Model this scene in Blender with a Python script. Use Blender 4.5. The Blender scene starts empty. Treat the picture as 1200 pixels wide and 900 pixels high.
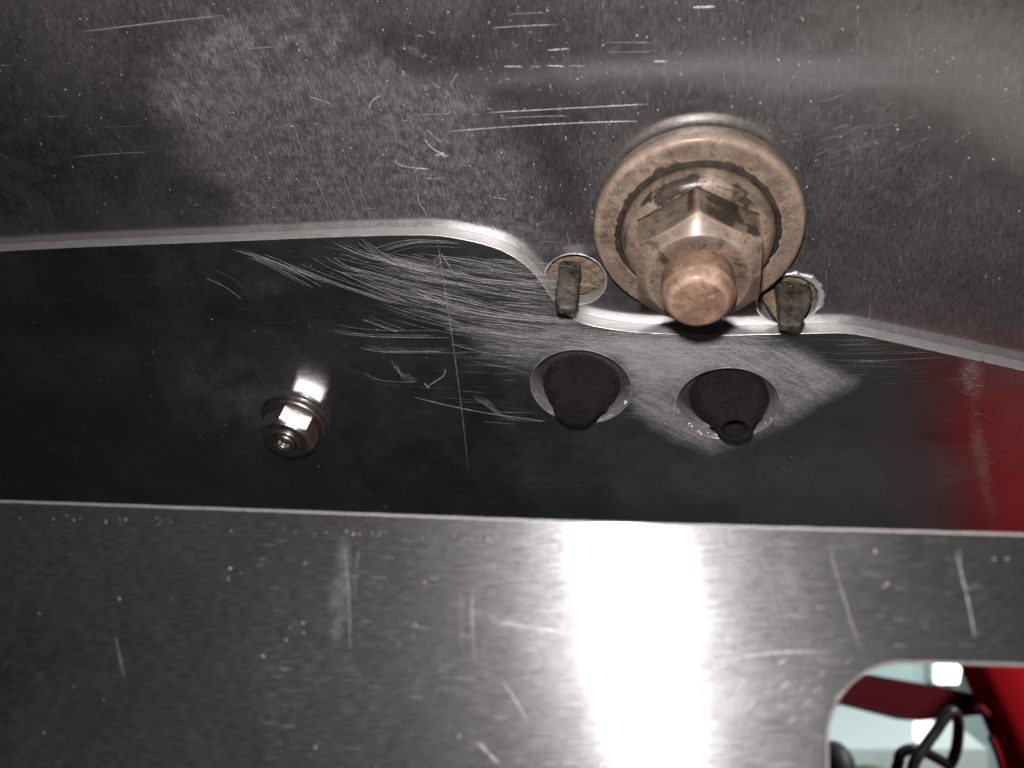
import bpy, math, random
import numpy as np
from mathutils import Vector, Matrix
from mathutils.geometry import delaunay_2d_cdt

random.seed(7); RNG = np.random.default_rng(7)
S = 0.001                                   # everything below is written in millimetres
scene = bpy.context.scene
col = scene.collection

# ------------------------------------------------------------------ camera
F = 906.0                                   # focal length in photograph pixels (1200 wide)
cam_d = bpy.data.cameras.new('camera'); cam = bpy.data.objects.new('camera', cam_d); col.objects.link(cam)
cam.rotation_euler = (math.radians(90), 0, 0)
cam_d.sensor_width = 36.0; cam_d.lens = 36.0 * F / 1200.0
cam_d.clip_start = 0.005; cam_d.clip_end = 50
cam_d.dof.use_dof = True; cam_d.dof.focus_distance = 0.106; cam_d.dof.aperture_fstop = 27.0
scene.camera = cam

# ------------------------------------------------------------------ world, lamps, exposure
world = bpy.data.worlds.new('World'); scene.world = world; world.use_nodes = True
bg = world.node_tree.nodes['Background']; bg.inputs[0].default_value = (0.9, 0.95, 1.0, 1); bg.inputs[1].default_value = 0.014
scene.view_settings.view_transform = 'Standard'; scene.view_settings.look = 'None'
scene.view_settings.exposure = 0.0; scene.view_settings.gamma = 1.0
try: scene.view_settings.use_curve_mapping = False
except Exception: pass

cy = scene.cycles
cy.max_bounces = 5; cy.diffuse_bounces = 2; cy.glossy_bounces = 4; cy.transparent_max_bounces = 8; cy.transmission_bounces = 0
cy.use_adaptive_sampling = True; cy.adaptive_threshold = 0.025
cy.caustics_reflective = False; cy.caustics_refractive = False

def W(x, y, z):                             # right, up, away from the lens (mm) -> world (m)
    return Vector((x * S, z * S, y * S))

def lamp(name, kind, loc, energy, color, **kw):
    d = bpy.data.lights.new(name, kind); d.energy = energy; d.color = color
    for k, v in kw.items(): setattr(d, k, v)
    o = bpy.data.objects.new(name, d); col.objects.link(o); o.location = loc
    return o
def aim(o, target):
    o.rotation_euler = (target - o.location).to_track_quat('-Z', 'Y').to_euler()

FLASH = W(-2, 11, 0)                        # the phone's own flash, beside its lens
lamp('phone_flash', 'POINT', FLASH, 0.60, (1.0, 0.955, 0.945), shadow_soft_size=0.0022)
o = lamp('wall_fill', 'AREA', W(800, 150, 950), 8.0, (0.90, 1.0, 0.99), shape='RECTANGLE', size=0.5, size_y=0.5)  # unseen lamp added to brighten the garage wall
aim(o, W(900, -700, 1700))
o = lamp('garage_lamp', 'AREA', W(640, 330, 300), 5.0, (0.93, 1.0, 0.98), shape='RECTANGLE', size=0.6, size_y=0.12)
aim(o, W(250, -200, 380))
o = lamp('work_lamp', 'AREA', W(150, -258, -54), 0.0055, (1.0, 0.96, 0.82), shape='RECTANGLE', size=0.14, size_y=0.006)
aim(o, W(60, 40, 90))

# ------------------------------------------------------------------ geometry helpers
class Frame:
    """A flat plate: fx, fy = pixel where its normal through the lens meets the picture plane, D = distance (mm)."""
    def __init__(s, fx, fy, D, ox, oy):
        f = np.array([fx - 600.0, 450.0 - fy, F]); f /= np.linalg.norm(f)
        s.f = f; s.n = -f; s.D = D
        e1 = np.array([1.0, 0, 0]) - s.n * s.n[0]; s.e1 = e1 / np.linalg.norm(e1)
        e2 = np.cross(s.n, s.e1); s.e2 = e2 if e2[1] > 0 else -e2
        s.o = np.zeros(3); s.o = s.p3(ox, oy, 0)
    def p3(s, x, y, h=0.0):
        d = np.array([(x - 600) / F, (450 - y) / F, 1.0]); return d * (s.D - h) / (d @ s.f)
    def ab(s, x, y, h=0.0):                 # photograph pixel -> plate coordinates (mm)
        p = s.p3(x, y, h) - s.o; return float(p @ s.e1), float(p @ s.e2)
    def px(s, a, b, h=0.0):                 # plate coordinates -> photograph pixel (arrays)
        p = s.o[None] + np.outer(a, s.e1) + np.outer(b, s.e2) + h * s.n[None]
        return 600 + F * p[:, 0] / p[:, 2], 450 - F * p[:, 1] / p[:, 2]
    def scale(s, x, y, h=0.0): return F / s.p3(x, y, h)[2]
    def matrix(s, a=0.0, b=0.0, h=0.0, rot=0.0):
        w = lambda v: Vector((v[0], v[2], v[1]))
        c = s.o + s.e1 * a + s.e2 * b + s.n * h
        m = Matrix((w(s.e1), w(s.e2), w(s.n))).transposed().to_4x4()
        m.translation = w(c) * S
        return m @ Matrix.Rotation(rot, 4, 'Z')

def vnoise(x, y, seed, scale):              # smooth value noise on arrays, 0..1
    r = np.random.default_rng(seed); g = r.random((64, 64))
    x = np.asarray(x) / scale; y = np.asarray(y) / scale
    xi = np.floor(x).astype(int); yi = np.floor(y).astype(int); u = x - xi; v = y - yi
    u = u * u * (3 - 2 * u); v = v * v * (3 - 2 * v)
    G = lambda i, j: g[i % 64, j % 64]
    return (G(xi, yi) * (1 - u) + G(xi + 1, yi) * u) * (1 - v) + (G(xi, yi + 1) * (1 - u) + G(xi + 1, yi + 1) * u) * v
def fbm(x, y, seed, scale, n=4):
    t = 0; a = 0.5; w = 0
    for k in range(n): t = t + a * vnoise(x, y, seed + k, scale / 2 ** k); w += a; a *= 0.55
    return t / w

def smooth_line(pts, step=3.0, closed=False):
    """Catmull-Rom through pixel points."""
    pts = [np.array(p, float) for p in pts]; n = len(pts); out = []
    rng = range(n) if closed else range(n - 1)
    for i in rng:
        g = (lambda k: pts[k % n]) if closed else (lambda k: pts[min(max(k, 0), n - 1)])
        p0, p1, p2, p3 = g(i - 1), g(i), g(i + 1), g(i + 2)
        m = max(1, int(np.linalg.norm(p2 - p1) / step))
        for k in range(m):
            t = k / m
            out.append(0.5 * ((2 * p1) + (-p0 + p2) * t + (2 * p0 - 5 * p1 + 4 * p2 - p3) * t * t + (-p0 + 3 * p1 - 3 * p2 + p3) * t ** 3))
    if not closed: out.append(pts[-1])
    return out

def mesh_object(name, verts, faces, mat, parent=None, matrix=None, smooth=True, sharp=35, attrs=None, kind=None):
    me = bpy.data.meshes.new(name)
    me.from_pydata([(v[0] * S, v[1] * S, v[2] * S) for v in verts], [], faces)
    me.validate()
    for k, arr in (attrs or {}).items():
        at = me.attributes.new(k, 'FLOAT', 'POINT'); at.data.foreach_set('value', np.asarray(arr, np.float32))
    me.materials.append(mat)
    if smooth:
        me.shade_smooth()
        if sharp: me.set_sharp_from_angle(angle=math.radians(sharp))
    o = bpy.data.objects.new(name, me); col.objects.link(o)
    if parent is not None: o.parent = parent
    if matrix is not None:
        if parent is None: o.matrix_world = matrix
        else: o.matrix_local = matrix
    if kind: o['kind'] = kind
    return o
def tag(o, label, cat, group=None):
    o['label'] = label; o['category'] = cat
    if group: o['group'] = group
    return o
def empty(name, matrix):
    o = bpy.data.objects.new(name, None); col.objects.link(o); o.empty_display_size = 0.005; o.matrix_world = matrix
    return o

NT_G = np.random.default_rng(123).random((64, 64)).tolist()
def sn(x, y, seed):                         # scalar smooth noise, 0..1
    x += seed * 7.31; y += seed * 3.77
    xi = math.floor(x); yi = math.floor(y); u = x - xi; v = y - yi; u = u * u * (3 - 2 * u); v = v * v * (3 - 2 * v)
    g0 = NT_G[xi % 64]; g1 = NT_G[(xi + 1) % 64]; j0 = yi % 64; j1 = (yi + 1) % 64
    return (g0[j0] * (1 - u) + g1[j0] * u) * (1 - v) + (g0[j1] * (1 - u) + g1[j1] * u) * v
def sfbm(x, y, seed, n=4):
    t = 0.0; a = .5; w = 0.0; f = 1.0
    for k in range(n): t += a * sn(x * f, y * f, seed + k); w += a; a *= .55; f *= 2
    return t / w
def lathe(prof, n=64, wob=0.0, seed=0, lean=(0, 0), freq=2.0, cap=True):
    """(r, h) profile turned about local Z; wob = uneven surface in mm; lean = sideways drift per mm of height."""
    V = []; Fc = []
    for i, (r, h) in enumerate(prof):
        for k in range(n):
            a = 2 * math.pi * k / n
            rr = r; hh = h
            if wob:
                x_, y_ = r * math.cos(a), r * math.sin(a)
                q = sfbm(x_ * .16 * freq + h * .21 + 40, y_ * .16 * freq - h * .33 + 40, seed) - .5
                q2 = sn(x_ * 1.9 + h * 1.3 + 60, y_ * 1.9 - h * 1.1 + 60, seed + 31) - .5
                rr += wob * (q * 2 + q2 * .7); hh += wob * (q2 * .8 + q) if r > 0.05 else 0
            V.append((max(rr, 0) * math.cos(a) + lean[0] * h, max(rr, 0) * math.sin(a) + lean[1] * h, hh))
    m = len(prof)
    for i in range(m - 1):
        for k in range(n):
            k2 = (k + 1) % n
            Fc.append((i * n + k, i * n + k2, (i + 1) * n + k2, (i + 1) * n + k))
    if cap: Fc.append(tuple(range((m - 1) * n, m * n)))
    return V, Fc

def fine_profile(prof, step=0.35):
    out = [prof[0]]
    for p, q in zip(prof, prof[1:]):
        d = math.dist(p, q); m = max(1, int(d / step))
        for k in range(1, m + 1): out.append((p[0] + (q[0] - p[0]) * k / m, p[1] + (q[1] - p[1]) * k / m))
    return out

def hex_nut(af, h0, h1, c0, bore=0.0, slope=36, rows=14, n=192):
    """Hexagonal body, one vertex along +Y, with the turned chamfer that scallops its top (starts at c0 x half width)."""
    R = af / 2; off = math.pi / 3; ang = [2 * math.pi * k / n for k in range(n)]
    rad = lambda a: R / math.cos(((a + math.pi / 6) % (math.pi / 3)) - math.pi / 6)
    P = lambda r, a, z: (r * math.cos(a + off), r * math.sin(a + off), z)
    zt = [h1 - .1 - max(0.0, rad(a) - R * c0) * math.tan(math.radians(slope)) for a in ang]
    V = []
    for i in range(rows): V += [P(rad(a), a, h0 + (z - .12 - h0) * i / (rows - 1)) for a, z in zip(ang, zt)]
    V += [P(rad(a) - .12, a, z) for a, z in zip(ang, zt)]
    for t in (.5, 1.0): V += [P((rad(a) - .12) * (1 - t) + R * (c0 - .02) * t, a, z * (1 - t) + h1 * t) for a, z in zip(ang, zt)]
    V += [P(R * (c0 - .02) * (1 - t) + max(bore, .01) * t, a, h1) for t in (.5, 1.0) for a in ang]
    m = len(V) // n
    Fc = [(i * n + k, i * n + (k + 1) % n, (i + 1) * n + (k + 1) % n, (i + 1) * n + k) for i in range(m - 1) for k in range(n)]
    return V, Fc

def inset(loop, d):
    n = len(loop); L = [np.array(p, float) for p in loop]
    area = sum(L[i][0] * L[(i + 1) % n][1] - L[(i + 1) % n][0] * L[i][1] for i in range(n))
    sg = 1 if area > 0 else -1; out = []
    for i in range(n):
        t = L[(i + 1) % n] - L[i - 1]; t /= (np.linalg.norm(t) + 1e-12)
        out.append(L[i] + sg * d * np.array([-t[1], t[0]]))
    return out
def in_poly(px, py, loop):
    L = np.array(loop); x, y = L[:, 0], L[:, 1]; c = np.zeros(len(px), bool); j = len(L) - 1
    for i in range(len(L)):
        hit = ((y[i] > py) != (y[j] > py)) & (px < (x[j] - x[i]) * (py - y[i]) / (y[j] - y[i] + 1e-12) + x[i])
        c ^= hit; j = i
    return c

def plate(name, outer, holes, h_top, thick, bev, mats, matrix, grid=None, painter=None, parent=None, rough_edge=0.03):
    """Sheet-metal plate: dense top face (so wear can vary over it), rounded edges, cut walls, back. mats = face, edge."""
    def rag(loop, seed):
        L = [np.array(p, float) for p in loop]
        return [p + (RNG.random(2) - .5) * rough_edge for p in L]
    loops = [rag(outer, 1)] + [rag(h, 2) for h in holes]
    tops = [inset(loops[0], bev)] + [inset(h, -bev) for h in loops[1:]]
    mids = [inset(loops[0], bev * .3)] + [inset(h, -bev * .3) for h in loops[1:]]
    pts = []; edges = []
    for lp in tops:
        b = len(pts); pts += [Vector((p[0], p[1])) for p in lp]
        edges += [(b + i, b + (i + 1) % len(lp)) for i in range(len(lp))]
    nb = len(pts)
    if grid is not None:
        g = np.array(grid); keep = in_poly(g[:, 0], g[:, 1], inset(loops[0], bev * 2.5))
        for h in loops[1:]: keep &= ~in_poly(g[:, 0], g[:, 1], inset(h, -bev * 2.5))
        pts += [Vector((p[0], p[1])) for p in g[keep]]
    v2, _, f2, *_ = delaunay_2d_cdt(pts, edges, [], 0, 1e-6)
    A = np.array([(v.x, v.y) for v in v2]); T = np.array([tuple(f) for f in f2])
    cen = A[T].mean(1); ok = in_poly(cen[:, 0], cen[:, 1], tops[0])
    for h in tops[1:]: ok &= ~in_poly(cen[:, 0], cen[:, 1], h)
    T = T[ok]
    d1 = A[T[:, 1]] - A[T[:, 0]]; d2 = A[T[:, 2]] - A[T[:, 0]]
    flip = (d1[:, 0] * d2[:, 1] - d1[:, 1] * d2[:, 0]) < 0
    T[flip] = T[flip][:, ::-1]
    V = [(a, b, h_top) for a, b in A]; Fc = [tuple(map(int, t)) for t in T]
    n_face = len(Fc)
    for li, (lp, tp, md) in enumerate(zip(loops, tops, mids)):
        n = len(lp); rows = []
        for L, h in ((tp, h_top), (md, h_top - bev * .3), (lp, h_top - bev), (lp, h_top - thick)):
            rows.append(len(V)); V += [(p[0], p[1], h) for p in L]
        ar = sum(lp[i][0] * lp[(i + 1) % n][1] - lp[(i + 1) % n][0] * lp[i][1] for i in range(n))
        ccw = (ar > 0) == (li == 0)
        for r0, r1 in zip(rows, rows[1:]):
            for i in range(n):
                j = (i + 1) % n; q = (r0 + i, r1 + i, r1 + j, r0 + j)
                Fc.append(q if ccw else q[::-1])
    bk = len(V); V += [(a, b, h_top - thick) for a, b in A]
    Fc += [(bk + t[2], bk + t[1], bk + t[0]) for t in T.tolist()]
    attrs = {}
    if painter is not None:
        VV = np.array(V)
        attrs = painter(VV[:, 0], VV[:, 1])
    o = mesh_object(name, V, Fc, mats[0], parent, matrix, attrs=attrs, sharp=50)
    o.data.materials.append(mats[1])
    mi = np.zeros(len(o.data.polygons), np.int32); mi[n_face:len(o.data.polygons) - len(T)] = 1
    o.data.polygons.foreach_set('material_index', mi)
    return o

def ribbons(name, frame, lines, mat, parent, h, kind='stuff'):
    """Scratches: each line = (pixel points, width in mm, strength). Shallow raised ridges on the plate, joined."""
    V = []; Fc = []; amt = []
    for pts, w, s in lines:
        P = [np.array(frame.ab(p[0], p[1], h)) for p in pts]; n = len(P)
        if n < 2: continue
        b = len(V); ph = random.random() * 50
        for i in range(n):
            t = P[min(i + 1, n - 1)] - P[max(i - 1, 0)]; t /= np.linalg.norm(t) + 1e-12
            nn = np.array([-t[1], t[0]]); e = min(i, n - 1 - i) / max(1, n - 1) * 2
            k = min(1, e * 3 + .25); ww = w * (.55 + .45 * k) * .5
            V += [(*(P[i] + nn * ww), h + .002), (*P[i], h + .002 + w * .22), (*(P[i] - nn * ww), h + .002)]
            br = s * k * (.55 + .9 * sn((i + ph) / 2.2, ph, 5))
            amt += [br * .6, br, br * .6]
        for i in range(n - 1):
            q = b + i * 3
            Fc += [(q, q + 1, q + 4, q + 3), (q + 1, q + 2, q + 5, q + 4)]
    o = mesh_object(name, V, Fc, mat, parent, attrs={'amt': amt}, sharp=None)
    if kind: o['kind'] = kind
    return o

def specks(name, spots, mat, parent, kind='stuff'):
    """Dust grains: (a, b, h, size) -> squashed uneven octahedra, joined."""
    V = []; Fc = []
    for a, b, h, r in spots:
        q = len(V); th = random.random() * 3.14; c, s = math.cos(th), math.sin(th); el = 1 + random.random() * .8
        for x, y, z in ((1 * el, 0, 0), (0, .7, 0), (-1 * el, 0, 0), (0, -.7, 0), (0, 0, .7), (0, 0, -.1)):
            j = .75 + .5 * random.random()
            V.append((a + (x * c - y * s) * r * j, b + (x * s + y * c) * r * j, h + z * r * j))
        Fc += [(q, q + 1, q + 4), (q + 1, q + 2, q + 4), (q + 2, q + 3, q + 4), (q + 3, q, q + 4)]
    return mesh_object(name, V, Fc, mat, parent, smooth=False, kind=kind)

# ------------------------------------------------------------------ materials
class NT:
    def __init__(s, name):
        s.m = bpy.data.materials.new(name); s.m.use_nodes = True; s.t = s.m.node_tree; s.t.nodes.clear()
        s.out = s.t.nodes.new('ShaderNodeOutputMaterial')
    def n(s, typ, **kw):
        nd = s.t.nodes.new(typ)
        for k, v in kw.items(): setattr(nd, k, v)
        return nd
    def set(s, sock, v):
        if isinstance(v, bpy.types.NodeSocket): s.t.links.new(v, sock)
        elif v is not None: sock.default_value = v
    def math(s, op, a, b=None, clamp=False):
        nd = s.n('ShaderNodeMath', operation=op); nd.use_clamp = clamp
        s.set(nd.inputs[0], a); s.set(nd.inputs[1], b); return nd.outputs[0]
    def mm(s):                              # object coordinates in millimetres
        tc = s.n('ShaderNodeTexCoord'); v = s.n('ShaderNodeVectorMath', operation='SCALE')
        s.t.links.new(tc.outputs['Object'], v.inputs[0]); v.inputs['Scale'].default_value = 1000.0; return v.outputs[0]
    def mapping(s, vec, rot=(0, 0, 0), scale=(1, 1, 1), loc=(0, 0, 0)):
        a = s.n('ShaderNodeMapping'); a.inputs['Rotation'].default_value = rot; s.t.links.new(vec, a.inputs['Vector'])
        b = s.n('ShaderNodeMapping'); b.inputs['Scale'].default_value = scale; b.inputs['Location'].default_value = loc
        s.t.links.new(a.outputs[0], b.inputs['Vector']); return b.outputs[0]
    def noise(s, vec, scale=1.0, detail=4, rough=.6, dist=0.0):
        a = s.n('ShaderNodeTexNoise'); a.inputs['Scale'].default_value = scale; a.inputs['Detail'].default_value = detail
        a.inputs['Roughness'].default_value = rough; a.inputs['Distortion'].default_value = dist
        s.t.links.new(vec, a.inputs['Vector']); return a.outputs['Fac']
    def voronoi(s, vec, scale=1.0, feature='F1'):
        a = s.n('ShaderNodeTexVoronoi', feature=feature); a.inputs['Scale'].default_value = scale
        s.t.links.new(vec, a.inputs['Vector']); return a
    def ramp(s, v, lo, hi, a=0.0, b=1.0):
        r = s.n('ShaderNodeMapRange'); r.interpolation_type = 'SMOOTHSTEP'
        s.set(r.inputs[0], v); r.inputs[1].default_value = lo; r.inputs[2].default_value = hi
        r.inputs[3].default_value = a; r.inputs[4].default_value = b; return r.outputs[0]
    def mix(s, f, a, b):
        m = s.n('ShaderNodeMix', data_type='RGBA'); s.set(m.inputs[0], f); s.set(m.inputs[6], a); s.set(m.inputs[7], b); return m.outputs[2]
    def attr(s, name):
        a = s.n('ShaderNodeAttribute'); a.attribute_name = name; return a.outputs['Fac']
    def bump(s, h, strength, dist_mm, normal=None):
        b = s.n('ShaderNodeBump'); b.inputs['Strength'].default_value = strength; b.inputs['Distance'].default_value = dist_mm * S
        s.set(b.inputs['Height'], h)
        if normal is not None: s.t.links.new(normal, b.inputs['Normal'])
        return b.outputs[0]
    def bsdf(s, color, rough, metal=0.0, normal=None, **kw):
        p = s.n('ShaderNodeBsdfPrincipled'); s.set(p.inputs['Base Color'], color); s.set(p.inputs['Roughness'], rough)
        s.set(p.inputs['Metallic'], metal)
        if normal is not None: s.t.links.new(normal, p.inputs['Normal'])
        for k, v in kw.items(): s.set(p.inputs[k], v)
        return p.outputs[0]
    def mixsh(s, f, a, b):
        m = s.n('ShaderNodeMixShader'); s.set(m.inputs[0], f); s.t.links.new(a, m.inputs[1]); s.t.links.new(b, m.inputs[2]); return m.outputs[0]
    def done(s, sh):
        s.t.links.new(sh, s.out.inputs['Surface']); return s.m
def C(*c): return (*c, 1.0)
def srgb(r, g, b):
    f = lambda u: (u / 255 / 12.92) if u / 255 <= .04045 else ((u / 255 + .055) / 1.055) ** 2.4
    return (f(r), f(g), f(b), 1.0)

def brushed(name, base, rough, aniso, brush_deg, grain, dust_light_col, dust_base, dust_light_gain, bump=.25, cross=.3, dust_light_mottle=.6, broad=.3, rough2=.5, film_grain=.5, wavy=.1, clouds=.3):
    """Rolled aluminium: streaky roughness and relief along brush_deg, thin film of grime and painted light where the 'dust_light' attribute is high."""
    N = NT(name); v = N.mm(); a = math.radians(-brush_deg)
    g1 = N.noise(N.mapping(v, (0, 0, a), (grain[0], grain[1], 1)), 1.0, 3, .65)
    g3 = N.noise(N.mapping(v, (0, 0, a + 1.35), (grain[0] * 3, grain[1] * .8, 1), (13, 2, 1)), 1.0, 2, .6)
    cl = N.noise(v, .12, 4, .65, .3)
    h = N.math('ADD', g1, N.math('MULTIPLY', g3, cross))
    wav = N.bump(N.noise(v, .055, 2, .5), 1.0, wavy)
    nrm = N.bump(h, bump, .02, wav)
    rg = N.math('ADD', N.ramp(g1, .25, .75, rough * .8, rough * 1.2), N.math('MULTIPLY', N.math('SUBTRACT', cl, .5), rough * .9))
    tg = N.n('ShaderNodeVectorTransform', vector_type='VECTOR', convert_from='OBJECT', convert_to='WORLD')
    tg.inputs[0].default_value = (-math.sin(math.radians(brush_deg)), math.cos(math.radians(brush_deg)), 0)
    metal = N.bsdf(base, rg, 1.0, nrm, Anisotropic=aniso, Tangent=tg.outputs[0])
    wide = N.bsdf(base, rough2, 1.0, nrm, Anisotropic=aniso * .6, Tangent=tg.outputs[0])
    metal = N.mixsh(N.math('MULTIPLY', N.ramp(N.math('ADD', N.math('MULTIPLY', g1, .6), N.math('MULTIPLY', g3, .4)), .3, .7, .45, 1.55), broad, True), metal, wide)
    # film: grime and painted light
    fin = N.noise(N.mapping(v, (0, 0, a), (.9, 4.5, 1), (5, 5, 0)), 1.0, 4, .75)
    mot = N.noise(v, .7, 5, .75, .3)
    f = N.math('MULTIPLY', N.attr('dust_light'), N.ramp(mot, .32, .68, 1 - dust_light_mottle, 1 + dust_light_mottle))
    f = N.math('MULTIPLY', N.math('ADD', N.math('MULTIPLY', f, dust_light_gain), N.math('MULTIPLY', N.ramp(cl, .3, .7, 1 - clouds, 1 + clouds), dust_base)), N.ramp(fin, .32, .68, 1 - film_grain, 1 + film_grain), True)
    film = N.bsdf(dust_light_col, .75, 0.0, nrm)
    return N.done(N.mixsh(f, metal, film))

M_upper = brushed('upper_aluminium', C(.58, .575, .585), .20, .88, 97, (.45, 7.0), C(.40, .383, .372), .07, .125, bump=.2, broad=.07, rough2=.45, film_grain=.55)
M_over = brushed('overlap_aluminium', C(.56, .565, .58), .23, .5, 2, (.25, 8.0), C(.46, .45, .458), .012, .9, bump=.10, cross=.12, dust_light_mottle=.3, broad=.05, film_grain=.5, clouds=.5)
M_lower = brushed('lower_aluminium', C(.60, .59, .605), .145, .91, 6, (.4, 8.0), C(.38, .375, .385), .034, .14, bump=.26, cross=.6, broad=.10, rough2=.42, film_grain=.5, wavy=.16, clouds=.12)

def cut_edge():
    N = NT('cut_aluminium'); v = N.mm()
    n1 = N.noise(v, 6.0, 4, .7); n2 = N.noise(v, 1.2, 4, .6)
    nr = N.bump(n1, .5, .08)
    m = N.bsdf(C(.80, .785, .775), N.ramp(n2, .3, .7, .28, .5), 1.0, nr)
    d = N.bsdf(N.mix(n2, C(.52, .50, .48), C(.34, .325, .31)), .7, 0, nr)
    return N.done(N.mixsh(N.ramp(n1, .3, .75, .25, .6), m, d))
M_edge = cut_edge()
def burr():
    N = NT('burred_aluminium'); v = N.mm(); n1 = N.noise(v, 5.0, 4, .7)
    nr = N.bump(n1, .6, .1)
    return N.done(N.mixsh(.35, N.bsdf(C(.86, .85, .86), .32, 1.0, nr), N.bsdf(C(.6, .59, .6), .6, 0, nr)))
M_burr = burr()
def scratch():
    N = NT('scratched_aluminium'); v = N.mm()
    n1 = N.noise(v, 4.0, 3, .7); hue = N.n('ShaderNodeTexNoise'); hue.inputs['Scale'].default_value = 3.0
    N.t.links.new(v, hue.inputs['Vector'])
    c = N.mix(.16, C(.9, .88, .88), hue.outputs['Color'])
    sh = N.mixsh(.55, N.bsdf(c, .42, 1.0, N.bump(n1, .6, .05)), N.bsdf(c, .6))
    tr = N.n('ShaderNodeBsdfTransparent')
    return N.done(N.mixsh(N.math('MULTIPLY', N.attr('amt'), N.ramp(n1, .3, .65, .35, 1.25), True), tr.outputs[0], sh))
M_scratch = scratch()
def simple(name, c, rough, metal=0.0, nscale=None, bump=.0, c2=None, **kw):
    N = NT(name); v = N.mm(); nr = None; colr = c
    if nscale:
        n1 = N.noise(v, nscale, 5, .65)
        if bump: nr = N.bump(n1, bump, .15)
        if c2: colr = N.mix(N.ramp(n1, .32, .68), c, c2)
    return N.done(N.bsdf(colr, rough, metal, nr, **kw))
M_dust = simple('pale_dust', C(.62, .57, .52), .7)

def rust(name, a, b, dark, amount, seed, rough=.52, metal=.2):
    """Brown oxide skin over worn steel: broad tan and brown clouding, thin grime, worn bright edges, shallow pits."""
    N = NT(name); v0 = N.mm(); v = N.mapping(v0, loc=(seed, seed * 2, seed * .7))
    big = N.noise(v, .22, 3, .6, .5); mid = N.noise(v, .9, 4, .65, .3); fine = N.noise(v, 4.2, 4, .75)
    c = N.mix(N.ramp(big, .36, .64), a, b)
    c = N.mix(N.math('MULTIPLY', N.ramp(mid, .44, .62), .6), c, srgb(104, 92, 80))
    c = N.mix(N.math('MULTIPLY', N.ramp(fine, .50, .66), .6), c, dark)
    pat = N.noise(N.mapping(v0, loc=(seed, 3, seed)), .42, 6, .8, 1.2)
    c = N.mix(N.math('MULTIPLY', N.ramp(pat, .53, .62), amount), c, dark)
    c = N.mix(N.math('MULTIPLY', N.ramp(N.noise(N.mapping(v0, loc=(40, seed, 3)), .5, 5, .75), .57, .66), .35), c, srgb(140, 84, 56))
    g = N.n('ShaderNodeNewGeometry').outputs['Pointiness']
    c = N.mix(N.math('MULTIPLY', N.ramp(g, .51, .545), .3), c, srgb(206, 178, 158))
    c = N.mix(N.math('MULTIPLY', N.ramp(N.math('ADD', N.attr('grime'), N.math('MULTIPLY', N.math('SUBTRACT', mid, .5), .9)), .3, .6), .92), c, srgb(40, 28, 22))
    nr = N.bump(N.math('ADD', mid, N.math('MULTIPLY', fine, .6)), .7, .25)
    return N.done(N.bsdf(c, N.ramp(mid, .3, .7, rough - .14, rough + .14), metal, nr, **{'Coat Weight': .35, 'Coat Roughness': .28}))
M_rust_w = rust('rusty_washer_steel', srgb(152, 134, 118), srgb(116, 100, 86), srgb(56, 44, 36), .55, 3)
M_rust_n = rust('rusty_nut_steel', srgb(143, 126, 110), srgb(107, 91, 78), srgb(40, 28, 22), .75, 11, .40, .3)
M_rust_s = rust('rusty_stud_steel', srgb(170, 136, 114), srgb(132, 101, 82), srgb(96, 62, 48), .5, 21)
M_grime = simple('black_grime', srgb(18, 13, 11), .8, 0, .8, .9, srgb(58, 43, 34))
def steel(name, c, rough, film):
    N = NT(name); v = N.mm(); n1 = N.noise(v, 1.6, 5, .7, .4); n2 = N.noise(v, 7, 3, .7)
    nr = N.bump(N.math('ADD', n1, N.math('MULTIPLY', n2, .4)), .16, .06)
    m = N.bsdf(c, N.ramp(n1, .3, .7, rough * .8, rough * 1.3), 1.0, nr)
    return N.done(N.mixsh(N.ramp(n1, .35, .7, film * .5, film * 1.5), m, N.bsdf(C(.42, .35, .31), .6, 0, nr)))
M_steel = steel('stainless_steel', C(.48, .44, .42), .33, .025)
M_steel_d = steel('worn_stainless_steel', C(.36, .33, .315), .32, .025)
def rubber_mat():
    N = NT('perished_rubber'); v = N.mm(); a = N.noise(v, .9, 5, .7, .3); b = N.noise(v, 4.0, 4, .8)
    c = N.mix(N.ramp(b, .42, .75), srgb(12, 9, 8), srgb(38, 31, 27))
    c = N.mix(N.ramp(b, .61, .70), c, srgb(140, 122, 110))
    return N.done(N.bsdf(c, N.ramp(a, .3, .7, .45, .7), 0, N.bump(N.math('ADD', a, N.math('MULTIPLY', b, 1.2)), .8, .4)))
M_rubber = rubber_mat()
M_prong = simple('weathered_grey_plastic', srgb(84, 77, 67), .5, 0, .9, .8, srgb(26, 22, 19))
def plug_mat():
    N = NT('crumbling_tan_filler'); v = N.mm(); a = N.noise(v, 1.3, 5, .7); b = N.noise(v, 4.0, 5, .7)
    c = N.mix(N.ramp(a, .35, .65), srgb(150, 130, 108), srgb(112, 94, 76)); c = N.mix(N.ramp(b, .54, .66), c, srgb(44, 34, 26))
    return N.done(N.bsdf(c, .8, 0, N.bump(N.math('ADD', a, b), .9, .3)))
M_plug = plug_mat()

# ------------------------------------------------------------------ the plates
PU = Frame(800, -420, 86.0, 600, 380)       # the upper plate (h = 0); the overlapping plate lies on it (h = 2)
T_OVER = 2.0
PL = Frame(757, 760, 64.0, 600, 720)        # the lower plate, nearer and facing the lens

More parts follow.
